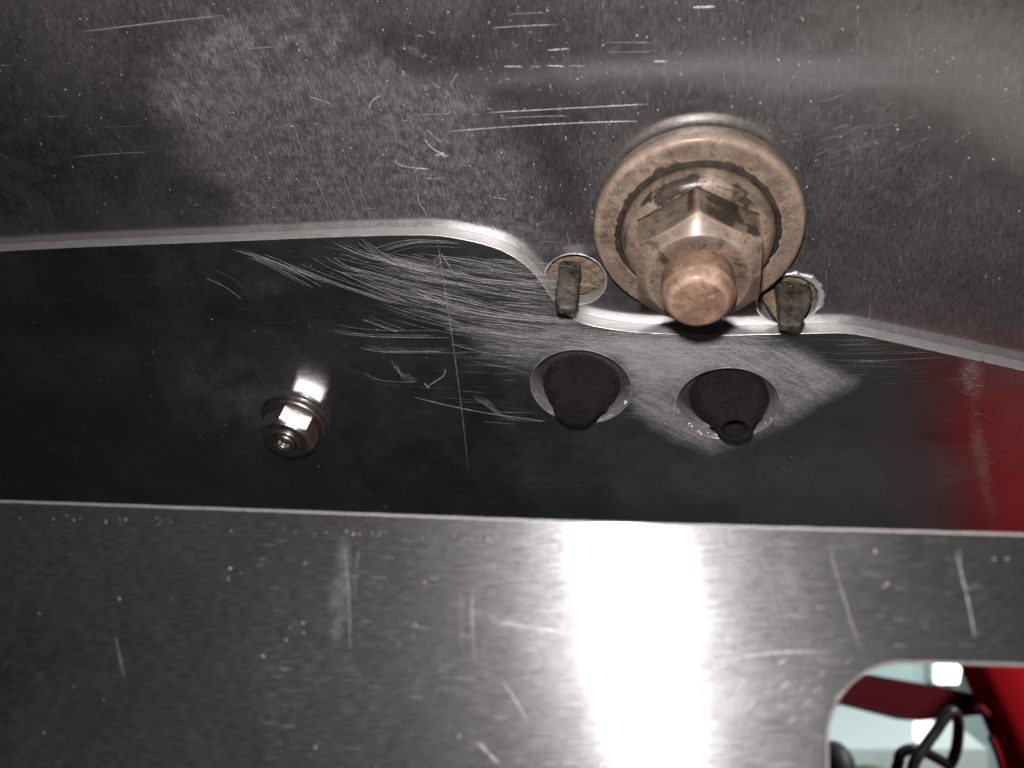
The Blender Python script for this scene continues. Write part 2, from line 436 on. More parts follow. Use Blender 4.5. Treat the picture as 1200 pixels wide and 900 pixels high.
def circle(fr, x, y, r_mm, h, n=72, wob=0.0, seed=0):
    a, b = fr.ab(x, y, h); out = []
    for k in range(n):
        t = 2 * math.pi * k / n; w = 1 + wob * (sfbm(math.cos(t) * 1.6 + 5, math.sin(t) * 1.6 + 5, seed) - .5)
        out.append((a + r_mm * w * math.cos(t), b + r_mm * w * math.sin(t)))
    return out
def grid_px(fr, x0, x1, y0, y1, step, h):
    A0 = np.array([fr.ab(x, y, h) for x in np.linspace(x0, x1, 9) for y in np.linspace(y0, y1, 9)])
    xs = np.arange(A0[:, 0].min(), A0[:, 0].max(), step); ys = np.arange(A0[:, 1].min(), A0[:, 1].max(), step)
    g = np.array([(x + (j % 2) * step / 2, y) for j, y in enumerate(ys) for x in xs])
    px, py = fr.px(g[:, 0], g[:, 1], h); k = (px > x0) & (px < x1) & (py > y0) & (py < y1)
    return g[k]
def blob(px, py, x, y, rx, ry, rot=0.0, soft=.5):
    c, s = math.cos(rot), math.sin(rot); u = ((px - x) * c + (py - y) * s) / rx; v = (-(px - x) * s + (py - y) * c) / ry
    r = np.sqrt(u * u + v * v); return np.clip((1 - r) / soft, 0, 1)
def poly_mask(px, py, pts, soft):
    """1 inside the outline, falling to 0 over soft pixels outside it."""
    ins = in_poly(px, py, pts); d = np.full(len(px), 1e9); P = np.array(pts, float)
    for i in range(len(P)):
        a, b = P[i], P[(i + 1) % len(P)]; ab = b - a
        t = np.clip(((px - a[0]) * ab[0] + (py - a[1]) * ab[1]) / (ab @ ab), 0, 1)
        d = np.minimum(d, np.hypot(px - a[0] - t * ab[0], py - a[1] - t * ab[1]))
    return np.where(ins, np.clip(.5 + d / soft, 0, 1), np.clip(.5 - d / soft, 0, 1))

# upper plate
small_holes = [(674, 328, 4.15), (924, 351, 4.0)]
def paint_upper(a, b):
    px, py = PU.px(a, b, 0); wx = px + 90 * (fbm(px, py, 3, 80, 5) - .5); wy = py + 90 * (fbm(px, py, 9, 80, 5) - .5)
    stain = poly_mask(wx, wy, [(172, 118), (232, 62), (300, 40), (372, 44), (450, 78), (545, 112), (598, 170), (640, 235), (665, 300), (300, 300), (282, 250), (232, 195)], 46)
    d = .95 * stain
    cloud = np.maximum.reduce([blob(wx, wy, 262, 66, 62, 34, -.3, .8), blob(wx, wy, 335, 36, 46, 22, .1, .8), blob(wx, wy, 205, 118, 40, 40, .5, .9), blob(wx, wy, 372, 44, 22, 15)])
    d = d + .8 * cloud * np.clip((fbm(px, py, 21, 15) - .42) * 5, 0, 1.2)
    arc = np.maximum.reduce([blob(wx, wy, 440, 70, 45, 14, .35), blob(wx, wy, 520, 112, 55, 12, .45), blob(wx, wy, 478, 52, 30, 9, .1)])
    d = d + .75 * arc * np.clip((fbm(px, py, 27, 12) - .4) * 4, 0, 1.2)
    d = d + .55 * blob(px, py, 300, -20, 480, 75, 0, 1.0) + .35 * blob(wx, wy, 1010, 170, 130, 60, .5, 1) * fbm(px, py, 33, 14)
    d = d + .25 * blob(px, py, 90, 60, 190, 90, .2, 1.0) - .22 * blob(px, py, 40, 200, 160, 120, 0, .8)  # lower left margin dimmed: flash falloff put into the film
    d = d + .22 * np.clip((px - 640) / 60, 0, 1)
    return {'dust_light': np.clip(d, -.3, 2)}
uo = [(-420, -330), (1620, -330), (1640, 560), (-440, 560)]
upper_outer = [PU.ab(x, y, 0) for x, y in uo]
upper = plate('upper_plate', upper_outer, [circle(PU, x, y, r, 0, 64, .05, i) for i, (x, y, r) in enumerate(small_holes)],
              0.0, 2.0, .16, (M_upper, M_edge), PU.matrix(), grid_px(PU, -20, 1220, -20, 450, .42, 0), paint_upper)
tag(upper, 'dull grey stained aluminium plate filling the top, behind the rusty bolt', 'plate', 'aluminium plates')

# overlapping plate: its cut upper edge as seen in the photograph
edge_px = [(-420, 316), (-60, 297), (0, 294), (100, 289), (200, 285), (300, 281), (400, 277), (470, 275), (515, 276), (560, 284), (590, 294), (614, 309), (631, 326),
           (645, 346), (657, 362), (672, 373), (692, 381), (735, 388), (780, 391), (830, 393), (880, 392), (930, 391), (983, 390), (1012, 393), (1050, 401),
           (1100, 412), (1150, 423), (1200, 434), (1640, 530)]
over_edge = smooth_line(edge_px, 5)
over_outer = [PU.ab(x, y, T_OVER) for x, y in over_edge] + [PU.ab(x, y, T_OVER) for x, y in ((1640, 690), (-420, 650))]
cone_holes = [(680.3, 454.6, 7.55), (852, 474.5, 7.3)]
pale_patch_px = [(560, 372), (700, 386), (880, 397), (940, 412), (1000, 447), (905, 500), (832, 528), (790, 512), (748, 482), (700, 470), (640, 440)]
def paint_over(a, b):
    px, py = PU.px(a, b, T_OVER); wx = px + 10 * (fbm(px, py, 3, 30) - .5); wy = py + 10 * (fbm(px, py, 9, 30) - .5)
    st = fbm((px + py * 1.7) , (py - px * .62) * 6, 41, 40)                # diagonal strokes
    st2 = fbm(px, py * 7, 44, 60)
    pale_patch = poly_mask(wx, wy, [(735, 395), (880, 396), (940, 412), (1000, 447), (905, 500), (832, 528), (790, 512), (748, 482), (735, 460)], 20)  # lighter film inside an angular outline beside the holes
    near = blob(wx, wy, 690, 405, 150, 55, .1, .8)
    d = .4 * pale_patch * (.3 + 1.4 * st) + .55 * near * np.clip(st2 * 1.9 - .35, 0, 1.3)
    d = d + .14 * blob(wx, wy, 290, 455, 130, 75, .4, 1) * np.clip(fbm(px, py, 71, 34) * 2 - .5, 0, 1) + .10 * blob(wx, wy, 310, 335, 40, 22, 0, 1) * fbm(px, py, 73, 9) + .025 * np.clip(fbm(px, py, 75, 70) * 3 - 1.3, 0, 1)
    d = d + .16 * blob(wx, wy, 1140, 440, 16, 36, -.2, .9) * fbm(px, py, 61, 8) * 2 + .12 * blob(wx, wy, 1150, 540, 10, 80, -.14, .9) * fbm(px, py, 62, 8) * 2  # streak at right: the car body's highlight put into the film
    d = d + .05 * blob(wx, wy, 900, 560, 320, 60, 0, 1.0)  # soft grey reflection at lower right, painted into the film
    return {'dust_light': np.clip(d, 0, 2)}
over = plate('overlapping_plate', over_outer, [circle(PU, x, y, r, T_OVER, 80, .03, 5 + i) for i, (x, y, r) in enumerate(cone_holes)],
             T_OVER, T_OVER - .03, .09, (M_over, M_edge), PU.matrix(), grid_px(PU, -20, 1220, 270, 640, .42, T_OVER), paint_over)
tag(over, 'dark mirror-like aluminium plate across the middle with a curved cut upper edge', 'plate', 'aluminium plates')

# lower plate with the rounded cut-out at bottom right
def paint_lower(a, b):
    px, py = PL.px(a, b, 0); wx = px + 16 * (fbm(px, py, 3, 60) - .5); wy = py
    d = .45 * blob(wx, wy, 398, 690, 13, 75, .06, .5) * (.4 + fbm(px, py * .2, 51, 9)) + .25 * blob(px, py, 480, 790, 260, 130, 0, 1) * fbm(px, py, 52, 40)
    d = d + .5 * blob(wx, wy, 590, 728, 70, 10, .2, .8) + .4 * blob(wx, wy, 880, 815, 90, 26, .1, .8) * fbm(px + py, py - px, 53, 14)
    d = d + .5 * blob(wx, wy, 930, 680, 13, 62, -.2, .9) + .2 * blob(px, py, 1000, 640, 60, 60, 0, 1) - .1 * blob(px, py, 0, 800, 300, 300, 0, 1)
    return {'dust_light': np.clip(d, -.2, 2)}
lo_top = smooth_line([(-420, 570), (0, 585.5), (300, 596), (600, 607), (900, 616), (1200, 624.5), (1640, 637)], 20)
lo_outer = [PL.ab(x, y, 0) for x, y in lo_top] + [PL.ab(x, y, 0) for x, y in ((1640, 1190), (-420, 1190))]
cut = [(1640, 786)] + [(1300, 784), (1200, 781.5), (1080, 778)] + [(1060 + 88 * math.cos(t), 867 + 89 * math.sin(t)) for t in np.linspace(math.radians(-95), math.radians(-180), 22)] + [(973, 930), (977, 1010), (990, 1110), (1640, 1110)]
cut = [(min(x, 1560), y) for x, y in cut]
lower = plate('lower_plate', lo_outer, [[PL.ab(x, y, 0) for x, y in cut]], 0.0, 1.4, .22, (M_lower, M_edge), PL.matrix(),
              grid_px(PL, -20, 1220, 590, 920, .5, 0), paint_lower)
tag(lower, 'bright brushed aluminium plate along the bottom with a rounded cut-out corner', 'plate', 'aluminium plates')

# ------------------------------------------------------------------ rusty bolt
def axis_base(fr, x, y, h):                 # foot on the plate of an axis that passes pixel (x, y) at height h
    return fr.ab(x, y, h)
a, b = axis_base(PU, 816.5, 274.5, 3.3)
bolt = empty('rusty_bolt', PU.matrix(a, b, 0))
tag(bolt, 'large rusty brown bolt end with hex nut and thick round washer', 'bolt')
wp = fine_profile([(12.0, .02), (12.35, .3), (12.52, .8), (12.55, 2.3), (12.42, 2.85), (12.1, 3.15), (11.6, 3.24), (9.7, 3.22), (9.35, 3.05), (9.2, 2.7), (8.0, 2.6), (5, 2.6)], .4)
washer = mesh_object('washer', *lathe(wp, 160, .05, 4, freq=3), M_rust_w, bolt, sharp=None)
gr = fine_profile([(9.95, 3.14), (9.6, 3.3), (9.25, 3.3), (9.05, 3.75), (8.8, 3.6)], .1)
mesh_object('grime_ring', *lathe(gr, 200, .2, 14, freq=2.6, cap=False), M_grime, washer, sharp=None)
def nut_grime(V):                           # caked dirt: beside the upper corner, along the foot of the faces
    out = []
    for x, y, z in V:
        a = math.degrees(math.atan2(y, x)); r = math.hypot(x, y); g = 0.0
        if r > 5.9 and z < 11.4:
            q = sfbm(a / 7.0, z / 1.4, 5)
            g = max(g, min(1, max(0, 1 - abs(a - 66) / 24) * 1.5) * min(1, (11.8 - z) / 1.5) * (q * 2.8 - .45))
            g = max(g, min(1, max(0, 1 - abs(a - 96) / 4.0)) * 1.2 * min(1, (11.2 - z) / 2))
            g = max(g, min(1, max(0, (6.9 - z) / 1.2)) * (q * 2.4 - .35), min(1, max(0, 1 - abs(a - 38) / 12)) * (q * 2 - .5))
        out.append(max(0, min(1, g)))
    return out
nutV, nutF = hex_nut(13.7, 4.6, 12.6, .86, 4.0, 33)
nut = mesh_object('nut', nutV, nutF, M_rust_n, bolt, Matrix.Rotation(math.radians(9), 4, 'Z'), sharp=24, attrs={'grime': nut_grime(nutV)})
fl = fine_profile([(9.0, 2.7), (9.0, 4.0), (8.9, 4.5), (8.6, 5.1), (8.2, 5.6), (7.6, 5.9), (6.0, 6.0)], .3)
flV, flF = lathe(fl, 128, .07, 24, freq=3)
flg = [max(0, min(1, (math.hypot(x, y) < 8.75) * (sfbm(math.atan2(y, x) * 2.2 + 9, math.hypot(x, y) * .9, 17) * 2.4 - .95) * (.5 + .5 * math.sin(math.atan2(y, x))))) for x, y, z in flV]
mesh_object('flange', flV, flF, M_rust_w, nut, sharp=None, attrs={'grime': flg})
sp = [(4.05, 11)]
h = 12.0
while h < 15.0: sp += [(4.05, h), (3.9, h + .32)]; h += .66
sp += [(4.05, 15.4), (3.95, 15.9), (3.4, 16.7), (3.0, 17.05), (2.4, 17.1), (1.2, 17.12)]
mesh_object('stud', *lathe(fine_profile(sp, .3), 96, .05, 34, freq=3), M_rust_s, bolt, sharp=None)

# ------------------------------------------------------------------ small lock nut on the overlapping plate
a, b = axis_base(PU, 347.5, 490, 2.0)
lock = empty('lock_nut', PU.matrix(a, b, T_OVER))
tag(lock, 'small shiny steel lock nut and washer alone on the dark left side', 'nut')
lw = fine_profile([(5.6, .01), (5.85, .12), (5.95, .45), (5.85, .85), (5.6, 1.0), (3, 1.0)], .2)
mesh_object('washer', *lathe(lw, 96), M_steel_d, lock, sharp=40)
lw2 = fine_profile([(5.3, 1.0), (5.4, 1.15), (5.3, 1.35), (4.9, 1.6), (4.3, 1.8), (3, 1.9)], .2)
nV, nF = hex_nut(8.2, 1.6, 5.2, .97, 2.0, 30)
ln = mesh_object('nut', nV, nF, M_steel, lock, Matrix.Rotation(math.radians(4), 4, 'Z'), sharp=24)
mesh_object('flange', *lathe(lw2, 96), M_steel_d, ln, sharp=40)
cl = fine_profile([(2.5, 5.15), (2.45, 5.45), (2.3, 5.65), (2.1, 5.7), (1.95, 5.6), (1.85, 5.3), (1.8, 4.9)], .12)
mesh_object('collar', *lathe(cl, 72, cap=False), M_steel_d, ln, sharp=None)
st = fine_profile([(1.7, 4.4), (1.7, 5.4), (1.65, 5.75), (1.35, 6.0), (1.05, 6.0), (.9, 5.7), (.8, 5.3)], .12)
mesh_object('stud', *lathe(st, 64), M_steel, lock, sharp=None)

# ------------------------------------------------------------------ rubber cones in the two big holes
def rim(name, fr, x, y, r, h, w, seed, parent, amp=.5, n=150, arc=None):
    """Burred lip round a drilled hole: an uneven torn ring."""
    ca, cb = fr.ab(x, y, h); V = []; Fc = []; m = 6
    for k in range(n):
        t = 2 * math.pi * k / n
        q = sfbm(k / 5.0, seed * 3.1, seed); ww = w * (1 - amp + 2 * amp * q)
        if arc: ww *= .35 + .9 * max(0, math.cos(t - arc)) 
        for j in range(m):
            u = 2 * math.pi * j / m
            V.append((ca + (r + ww * math.cos(u) + (q - .5) * w * .6) * math.cos(t), cb + (r + ww * math.cos(u) + (q - .5) * w * .6) * math.sin(t), h + ww * .55 * math.sin(u)))
    for k in range(n):
        for j in range(m):
            Fc.append((k * m + j, ((k + 1) % n) * m + j, ((k + 1) % n) * m + (j + 1) % m, k * m + (j + 1) % m))
    return mesh_object(name, V, Fc, M_burr, parent, sharp=None)
for i, (x, y, r) in enumerate(cone_holes):
    rim('hole_burr', PU, x, y, r + .06, T_OVER - .03, .085, 60 + i, over, .6)

a, b = PU.ab(681.5, 449, 0)
coneL = mesh_object('rubber_cone', *lathe(fine_profile([(5.9, .02), (5.85, .8), (5.6, 1.6), (5.1, 2.5), (4.5, 3.2), (4.0, 3.7), (3.75, 4.0), (3.85, 4.4), (3.6, 5.2), (3.25, 6.0), (2.9, 6.5), (2.2, 6.75), (1, 6.8)], .25), 128, .2, 71, (-.05, .0), 3), M_rubber, None, PU.matrix(a, b, 0), sharp=None)
tag(coneL, 'crumbling black rubber cone with a torn blunt tip in the left hole', 'rubber plug', 'rubber cones in drilled holes')
a, b = PU.ab(853, 463.5, 0)
coneR = mesh_object('rubber_cone', *lathe(fine_profile([(5.75, .02), (5.7, .8), (5.4, 1.7), (4.7, 2.8), (3.9, 3.9), (3.2, 5.0), (2.65, 6.0), (2.45, 6.7), (2.3, 7.0), (2.0, 7.05), (1.75, 6.8), (1.65, 6.0), (1.55, 4), (1.4, 1.5), (.4, 1.2)], .25), 128, .14, 75, (.10, .0), 3), M_rubber, None, PU.matrix(a, b, 0), sharp=None)
tag(coneR, 'black rubber cone with a hollow open tip in the right hole', 'rubber plug', 'rubber cones in drilled holes')

# ------------------------------------------------------------------ broken prongs in the two small holes
def prong(name, x, y, spec, label, seed):
    """spec: rows (h, centre a, centre b, half width, half depth) of a flat uneven bar growing out of the hole."""
    a, b = PU.ab(x, y, 0); root = empty(name, PU.matrix(a, b, 0)); tag(root, label, 'plastic prong', 'broken prongs beside the bolt')
    V = []; Fc = []; rows = []
    for q, r in zip(spec, spec[1:]):
        m = max(1, int((r[0] - q[0]) / .3))
        rows += [[q[i] + (r[i] - q[i]) * k / m for i in range(5)] for k in range(m)]
    rows.append(list(spec[-1])); n = 28
    for ri, (h, ca, cb, hw, hd) in enumerate(rows):
        for k in range(n):
            t = 2 * math.pi * k / n; c, s = math.cos(t), math.sin(t)
            ex = lambda u: math.copysign(abs(u) ** .38, u)
            j = (sfbm((k * .8 + seed) / 3, ri * .8 / 3, seed) - .5)
            V.append((ca + (hw + j * .35) * ex(c), cb + (hd + j * .3) * ex(s), h + j * .3))
    for i in range(len(rows) - 1):
        for k in range(n):
            k2 = (k + 1) % n; Fc.append((i * n + k, i * n + k2, (i + 1) * n + k2, (i + 1) * n + k))
    Fc.append(tuple(range((len(rows) - 1) * n, len(rows) * n)))
    mesh_object('blade', V, Fc, M_prong, root, sharp=50)
    return root
p1 = prong('plastic_prong', 674, 328, [(-2.2, -.9, 1.2, 1.5, .7), (0, -.8, 1.2, 1.55, .7), (3, -.75, .9, 1.55, .75), (6.3, -.6, .5, 1.45, .8), (7.1, -.55, .45, 1.2, .65), (7.5, -.55, .4, .7, .35)],
           'dark grey flat plastic prong in the small hole left of the bolt', 81)
p2 = prong('plastic_prong', 924, 351, [(-2.2, .3, .9, 2.3, 1.1), (0, .3, .9, 2.2, 1.1), (2, .25, .7, 2.0, 1.0), (4, -.1, .3, 1.6, .9), (5.6, -.4, .1, 1.4, .8), (6.1, -.45, .05, 1.2, .65), (6.25, -.45, .05, .8, .4)],
           'tapered grey plastic prong in the torn small hole right of the bolt', 87)
def plug(root, r, h, seed, extra=0.0):
    prof = fine_profile([(4.9, -2.9), (4.9, -2.3), (r, -2.25), (r * .98, h), (r * .7, h + .3 + extra), (r * .35, h + .2), (.1, h + .3)], .3)
    return mesh_object('filler', *lathe(prof, 56, .35, seed, freq=3), M_plug, root, sharp=None)
plug(p1, 3.9, -1.9, 91); plug(p2, 3.8, -1.8, 95, .5)
# the torn side wing of the right prong
V = []; Fc = []
for i, (h, aa, bb, w) in enumerate([(-1.5, -2.3, -.2, 1.0), (.3, -2.2, -.3, 1.0), (2.2, -1.7, -.5, .75), (4.0, -1.2, -.5, .45)]):
    for k in range(16):
        t = 2 * math.pi * k / 16; V.append((aa + w * math.cos(t), bb + w * .8 * math.sin(t), h + .15 * math.sin(5 * t)))
    if i: Fc += [((i - 1) * 16 + k, (i - 1) * 16 + (k + 1) % 16, i * 16 + (k + 1) % 16, i * 16 + k) for k in range(16)]
Fc.append(tuple(range(48, 64)))
mesh_object('torn_wing', V, Fc, M_plug, p2, sharp=40)
rim('hole_burr', PU, 674, 328, 4.2, .0, .11, 63, upper, .5)
rim('hole_burr', PU, 924, 351, 4.05, .03, .4, 66, upper, .85, arc=math.radians(35))

# ------------------------------------------------------------------ scratches and dust on the plates
def seg(x0, y0, x1, y1, bow=0.0, n=10):
    dx, dy = x1 - x0, y1 - y0
    return [(x0 + dx * k / n - dy * bow * math.sin(math.pi * k / n), y0 + dy * k / n + dx * bow * math.sin(math.pi * k / n)) for k in range(n + 1)]
up = []
for s in [(90, 38, 262, 18, .18, .55), (86, 184, 173, 178, .12, .6), (50, 137, 78, 136, .1, .45), (120, 149, 168, 148, .08, .3), (290, 57, 320, 55, .12, .6), (0, 77, 12, 76, .12, .5),
          (526, 154, 747, 142, .17, 1.0), (572, 132, 760, 122, .14, .75), (585, 139, 668, 136, .09, .5), (487, 135, 530, 133, .1, .5), (576, 33, 655, 29, .12, .45), (595, 17, 640, 15, .1, .3),
          (590, 78, 612, 78, .14, .9), (624, 78, 634, 78, .1, .6), (640, 77, 662, 78, .14, .9), (668, 77, 686, 78, .1, .6), (642, 59, 668, 57, .16, .7), (766, 72, 782, 72, .16, .8), (812, 9, 838, 8, .2, .9),
          (706, 50, 765, 50, .08, .25), (710, 61, 770, 60, .08, .25), (498, 209, 517, 210, .12, .8), (430, 244, 440, 244, .1, .6), (577, 231, 594, 234, .14, .7),
          (362, 113, 388, 122, .13, .8), (345, 152, 356, 180, .1, .7), (366, 200, 393, 262, .1, .75), (400, 200, 424, 265, .09, .6), (421, 215, 434, 258, .09, .55),
          (470, 134, 474, 148, .08, .4), (526, 100, 537, 85, .12, .6), (570, 262, 592, 248, .08, .5), (594, 260, 600, 258, .08, .5),
          (664, 270, 668, 290, .1, .6), (630, 283, 660, 284, .07, .4), (672, 292, 690, 282, .07, .4), (968, 316, 968, 332, .1, .5)]:
    up.append((seg(*s[:4], bow=random.uniform(-.01, .01)), s[4] * .8, s[5] * .75))
up.append((smooth_line([(462, 188), (470, 194), (488, 197), (503, 198)], 2), .16, .8))
up.append((smooth_line([(490, 226), (491, 238), (497, 246), (501, 256)], 2), .14, .5))
up.append((smooth_line([(432, 128), (436, 118), (446, 112)], 2), .16, .6)); up.append((smooth_line([(497, 163), (508, 175), (522, 181)], 2), .16, .8))
up.append((smooth_line([(510, 183), (516, 181), (524, 184)], 2), .2, .8)); up.append((smooth_line([(500, 152), (509, 160), (518, 167)], 2), .1, .5))
for k in range(90):                                                     # little curls inside the stain
    x, y = random.gauss(500, 60), random.gauss(150, 60)
    if not (400 < x < 640 and 20 < y < 255): continue
    t = random.random() * 3.14; L = random.uniform(3, 11)
    up.append((seg(x, y, x + L * math.cos(t), y + L * math.sin(t) * .7, random.uniform(-.3, .3), 5), random.uniform(.05, .12), random.uniform(.15, .5)))
for k in range(900):                                                    # fine rolling marks, leaning with the view
    x, y = random.uniform(-10, 1210), random.uniform(0, 420)
    L = random.uniform(6, 22); lean = -.55 + .55 * min(1, max(0, x / 800)) if x < 800 else random.uniform(-.05, .12)
    up.append((seg(x, y, x - lean * L, y + L, 0, 4), random.uniform(.03, .07), random.uniform(.05, .28)))
for k in range(60):                                                     # pale scuffs to the right of the bolt
    x, y = random.gauss(1000, 70), random.gauss(170, 45); L = random.uniform(8, 34)
    up.append((seg(x, y, x + L * .8, y - L * .25, random.uniform(-.1, .1), 5), random.uniform(.05, .1), random.uniform(.06, .2)))
sc_up = ribbons('scratches', PU, up, M_scratch, upper, 0.0)

ov = []
ov.append((smooth_line([(512, 280), (528, 382), (541, 480), (549, 552)], 4), .09, .6))                   # the long straight score
ov.append((smooth_line([(484, 465), (520, 474), (570, 484), (640, 494)], 3), .14, 1.0))
ov.append((smooth_line([(552, 463), (565, 472), (592, 488), (610, 493)], 3), .10, .6))
ov += [(seg(556 + k * 2.2, 463 + k * .6, 580 + k * 2.4, 485 + k * 1.2), .07, .4) for k in range(7)]
ov.append((seg(565, 494, 604, 497), .1, .6))
ov.append((smooth_line([(500, 454), (510, 447), (519, 441), (522, 434), (520, 432)], 2), .16, .8)); ov.append((seg(497, 449, 503, 455), .3, .7))
ov.append((smooth_line([(514, 298), (508, 312), (520, 306)], 2), .08, .5)); ov.append((smooth_line([(516, 296), (524, 308), (532, 320), (544, 320)], 2), .12, .7))
for p in ([(286, 296), (320, 308), (360, 325)], [(300, 300), (330, 312), (372, 335)], [(340, 310), (390, 330), (470, 357)], [(390, 318), (450, 345), (470, 352)],
          [(400, 283), (440, 300), (510, 315)], [(420, 282), (455, 305), (508, 316)], [(380, 300), (400, 312), (425, 320)], [(450, 295), (490, 285), (540, 286)],
          [(476, 335), (520, 352), (570, 365), (640, 372)], [(480, 338), (530, 360), (600, 372), (680, 378)], [(484, 335), (540, 350), (620, 368), (700, 376)],
          [(455, 368), (500, 380), (560, 392), (640, 406)], [(515, 375), (560, 386), (620, 396)], [(428, 373), (455, 383), (470, 388)], [(398, 385), (440, 391), (520, 392)],
          [(425, 406), (450, 411), (520, 411)], [(442, 424), (448, 438), (470, 441), (640, 446)], [(456, 422), (464, 436), (480, 440)], [(418, 440), (440, 450), (480, 453)],
          [(540, 408), (590, 420), (640, 424)], [(560, 425), (600, 432), (630, 440)], [(540, 452), (590, 456), (620, 458)], [(452, 354), (520, 376), (600, 395), (680, 400)],
          [(248, 318), (270, 328), (290, 343)], [(430, 330), (480, 345), (530, 352)], [(470, 322), (530, 330), (590, 338)], [(560, 330), (600, 333), (632, 336)],
          [(585, 345), (640, 350)], [(590, 357), (632, 360)], [(600, 340), (640, 344)]):
    for k in range(random.choice([2, 3, 5])):
        dx, dy = random.uniform(-14, 10), random.gauss(0, 3.0)
        ov.append((smooth_line([(x + dx, y + dy) for x, y in p], 3), random.uniform(.03, .085), random.uniform(.35, 1.2)))
for k in range(1100):                                                   # sweeping file marks converging on the drilled holes
    t = random.random() ** .7; x = 380 + 310 * t; L = random.uniform(15, 90)
    y = random.uniform(288, 320 + 130 * t) + 24 * t; sl = .30 - .24 * (x - 380) / 300
    if y < 282 + max(0, (x - 590)) * 1.1: continue
    ov.append((seg(x, y, x + L, y + L * sl, -.03, 8), random.uniform(.018, .055), random.random() ** 2 * 1.0 + .06 * (.5 + .7 * t)))
for k in range(2400):                                                   # dense abrasion between edge and holes
    x = random.gauss(750, 75); y = random.gauss(420, 28); L = random.uniform(14, 70)
    if not 388 < y < 500 or x > 900: continue
    ov.append((seg(x - L / 2, y - L * .02, x + L / 2, y + L * random.uniform(-.04, .10), 0, 5), random.uniform(.02, .065), random.uniform(.1, .9)))
for k in range(2600):                                                   # diagonal scratch strokes
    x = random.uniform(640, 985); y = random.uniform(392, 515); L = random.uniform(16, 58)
    if not in_poly(np.array([x]), np.array([y]), pale_patch_px)[0] or not in_poly(np.array([x + L * .86]), np.array([y + L * .42]), pale_patch_px)[0]: continue
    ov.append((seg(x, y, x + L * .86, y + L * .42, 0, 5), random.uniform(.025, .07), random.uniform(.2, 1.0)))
for k in range(160):                                                    # faint long rolling lines
    x = random.uniform(-10, 1100); y = random.uniform(300, 600); L = random.uniform(20, 140)
    if y < 300 + max(0, x - 500) * .25: continue
    ov.append((seg(x, y, x + L, y + L * random.uniform(-.03, .04), 0, 5), random.uniform(.03, .05), random.uniform(.03, .14)))
for k in range(90):
    x, y = random.gauss(1015, 45), random.gauss(415, 18); L = random.uniform(15, 60)
    if y < 398 + max(0, x - 1000) * .25: continue
    ov.append((seg(x, y, x + L, y - L * .03, 0, 4), random.uniform(.03, .06), random.uniform(.1, .45)))
for k in range(70):                                                     # pale streak over the red reflection: car body's highlight drawn as strokes
    y = random.uniform(425, 600); x = 1130 + (y - 425) * .18 + random.gauss(0, 5); L = random.uniform(4, 16); t = random.uniform(-.6, .9)
    ov.append((seg(x, y, x + L * math.cos(t), y - L * math.sin(t), 0, 3), random.uniform(.04, .1), random.uniform(.1, .55) * (1.2 if y < 480 else .6)))
ov = [(p, w, s) for p, w, s in ov if not any(math.hypot((q[0] - hx), (q[1] - hy) * 1.4) < hr * 7.75 + 3 for q in p for hx, hy, hr in cone_holes)]
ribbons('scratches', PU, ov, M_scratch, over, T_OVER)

lo = []
for s in [(135, 745, 145, 795, .2, .35), (404, 640, 410, 760, .16, .25), (420, 640, 416, 700, .1, .25), (554, 690, 557, 780, .12, .4), (540, 690, 540, 760, .1, .25), (1120, 645, 1143, 748, .2, .5), (1125, 640, 1130, 690, .12, .3),
          (972, 640, 1008, 760, .16, .3), (590, 800, 620, 850, .2, .4), (560, 870, 585, 895, .3, .4), (760, 640, 760, 641, .1, .1), (575, 727, 665, 742, .3, .45), (855, 772, 970, 764, .24, .45)]:
    lo.append((seg(*s[:4], bow=random.uniform(-.03, .03)), s[4] * .8, s[5] * .28))
for k in range(46):
    x, y = random.gauss(890, 45), random.gauss(818, 18); L = random.uniform(6, 22)
    lo.append((seg(x, y, x + L * .8, y - L * .55, 0, 3), random.uniform(.05, .1), random.uniform(.05, .2)))
for k in range(500):
    x, y = random.uniform(300, 1150), random.uniform(630, 900); L = random.uniform(6, 28)
    if x > 960 and y > 760: continue
    lo.append((seg(x, y, x + L, y + L * .04, 0, 3), random.uniform(.04, .09), random.uniform(.03, .14)))
ribbons('scratches', PL, lo, M_scratch, lower, 0.0)

sp_u = []
for k in range(2500):
    x, y = random.uniform(0, 1200), random.uniform(0, 415)
    if random.random() > .35 + .65 * math.exp(-((x - 520) / 330) ** 2): continue
    if (x - 818) ** 2 + ((y - 255) * 1.15) ** 2 < 122 ** 2: continue
    if y > 250 + (0 if x < 600 else 110): continue
    a, b = PU.ab(x, y, 0); sp_u.append((a, b, .01, .022 + .085 * random.random() ** 4))
specks('dust_specks', sp_u, M_dust, upper)
sp_o = []
for k in range(260):
    x, y = random.uniform(0, 1200), random.uniform(300, 600)
    if y < 310 + max(0, x - 540) * .35: continue
    if any(math.hypot(x - hx, (y - hy) * 1.4) < hr * 7.75 + 3 for hx, hy, hr in cone_holes): continue
    a, b = PU.ab(x, y, T_OVER); sp_o.append((a, b, T_OVER + .01, .025 + .07 * random.random() ** 3))
specks('dust_specks', sp_o, M_dust, over)
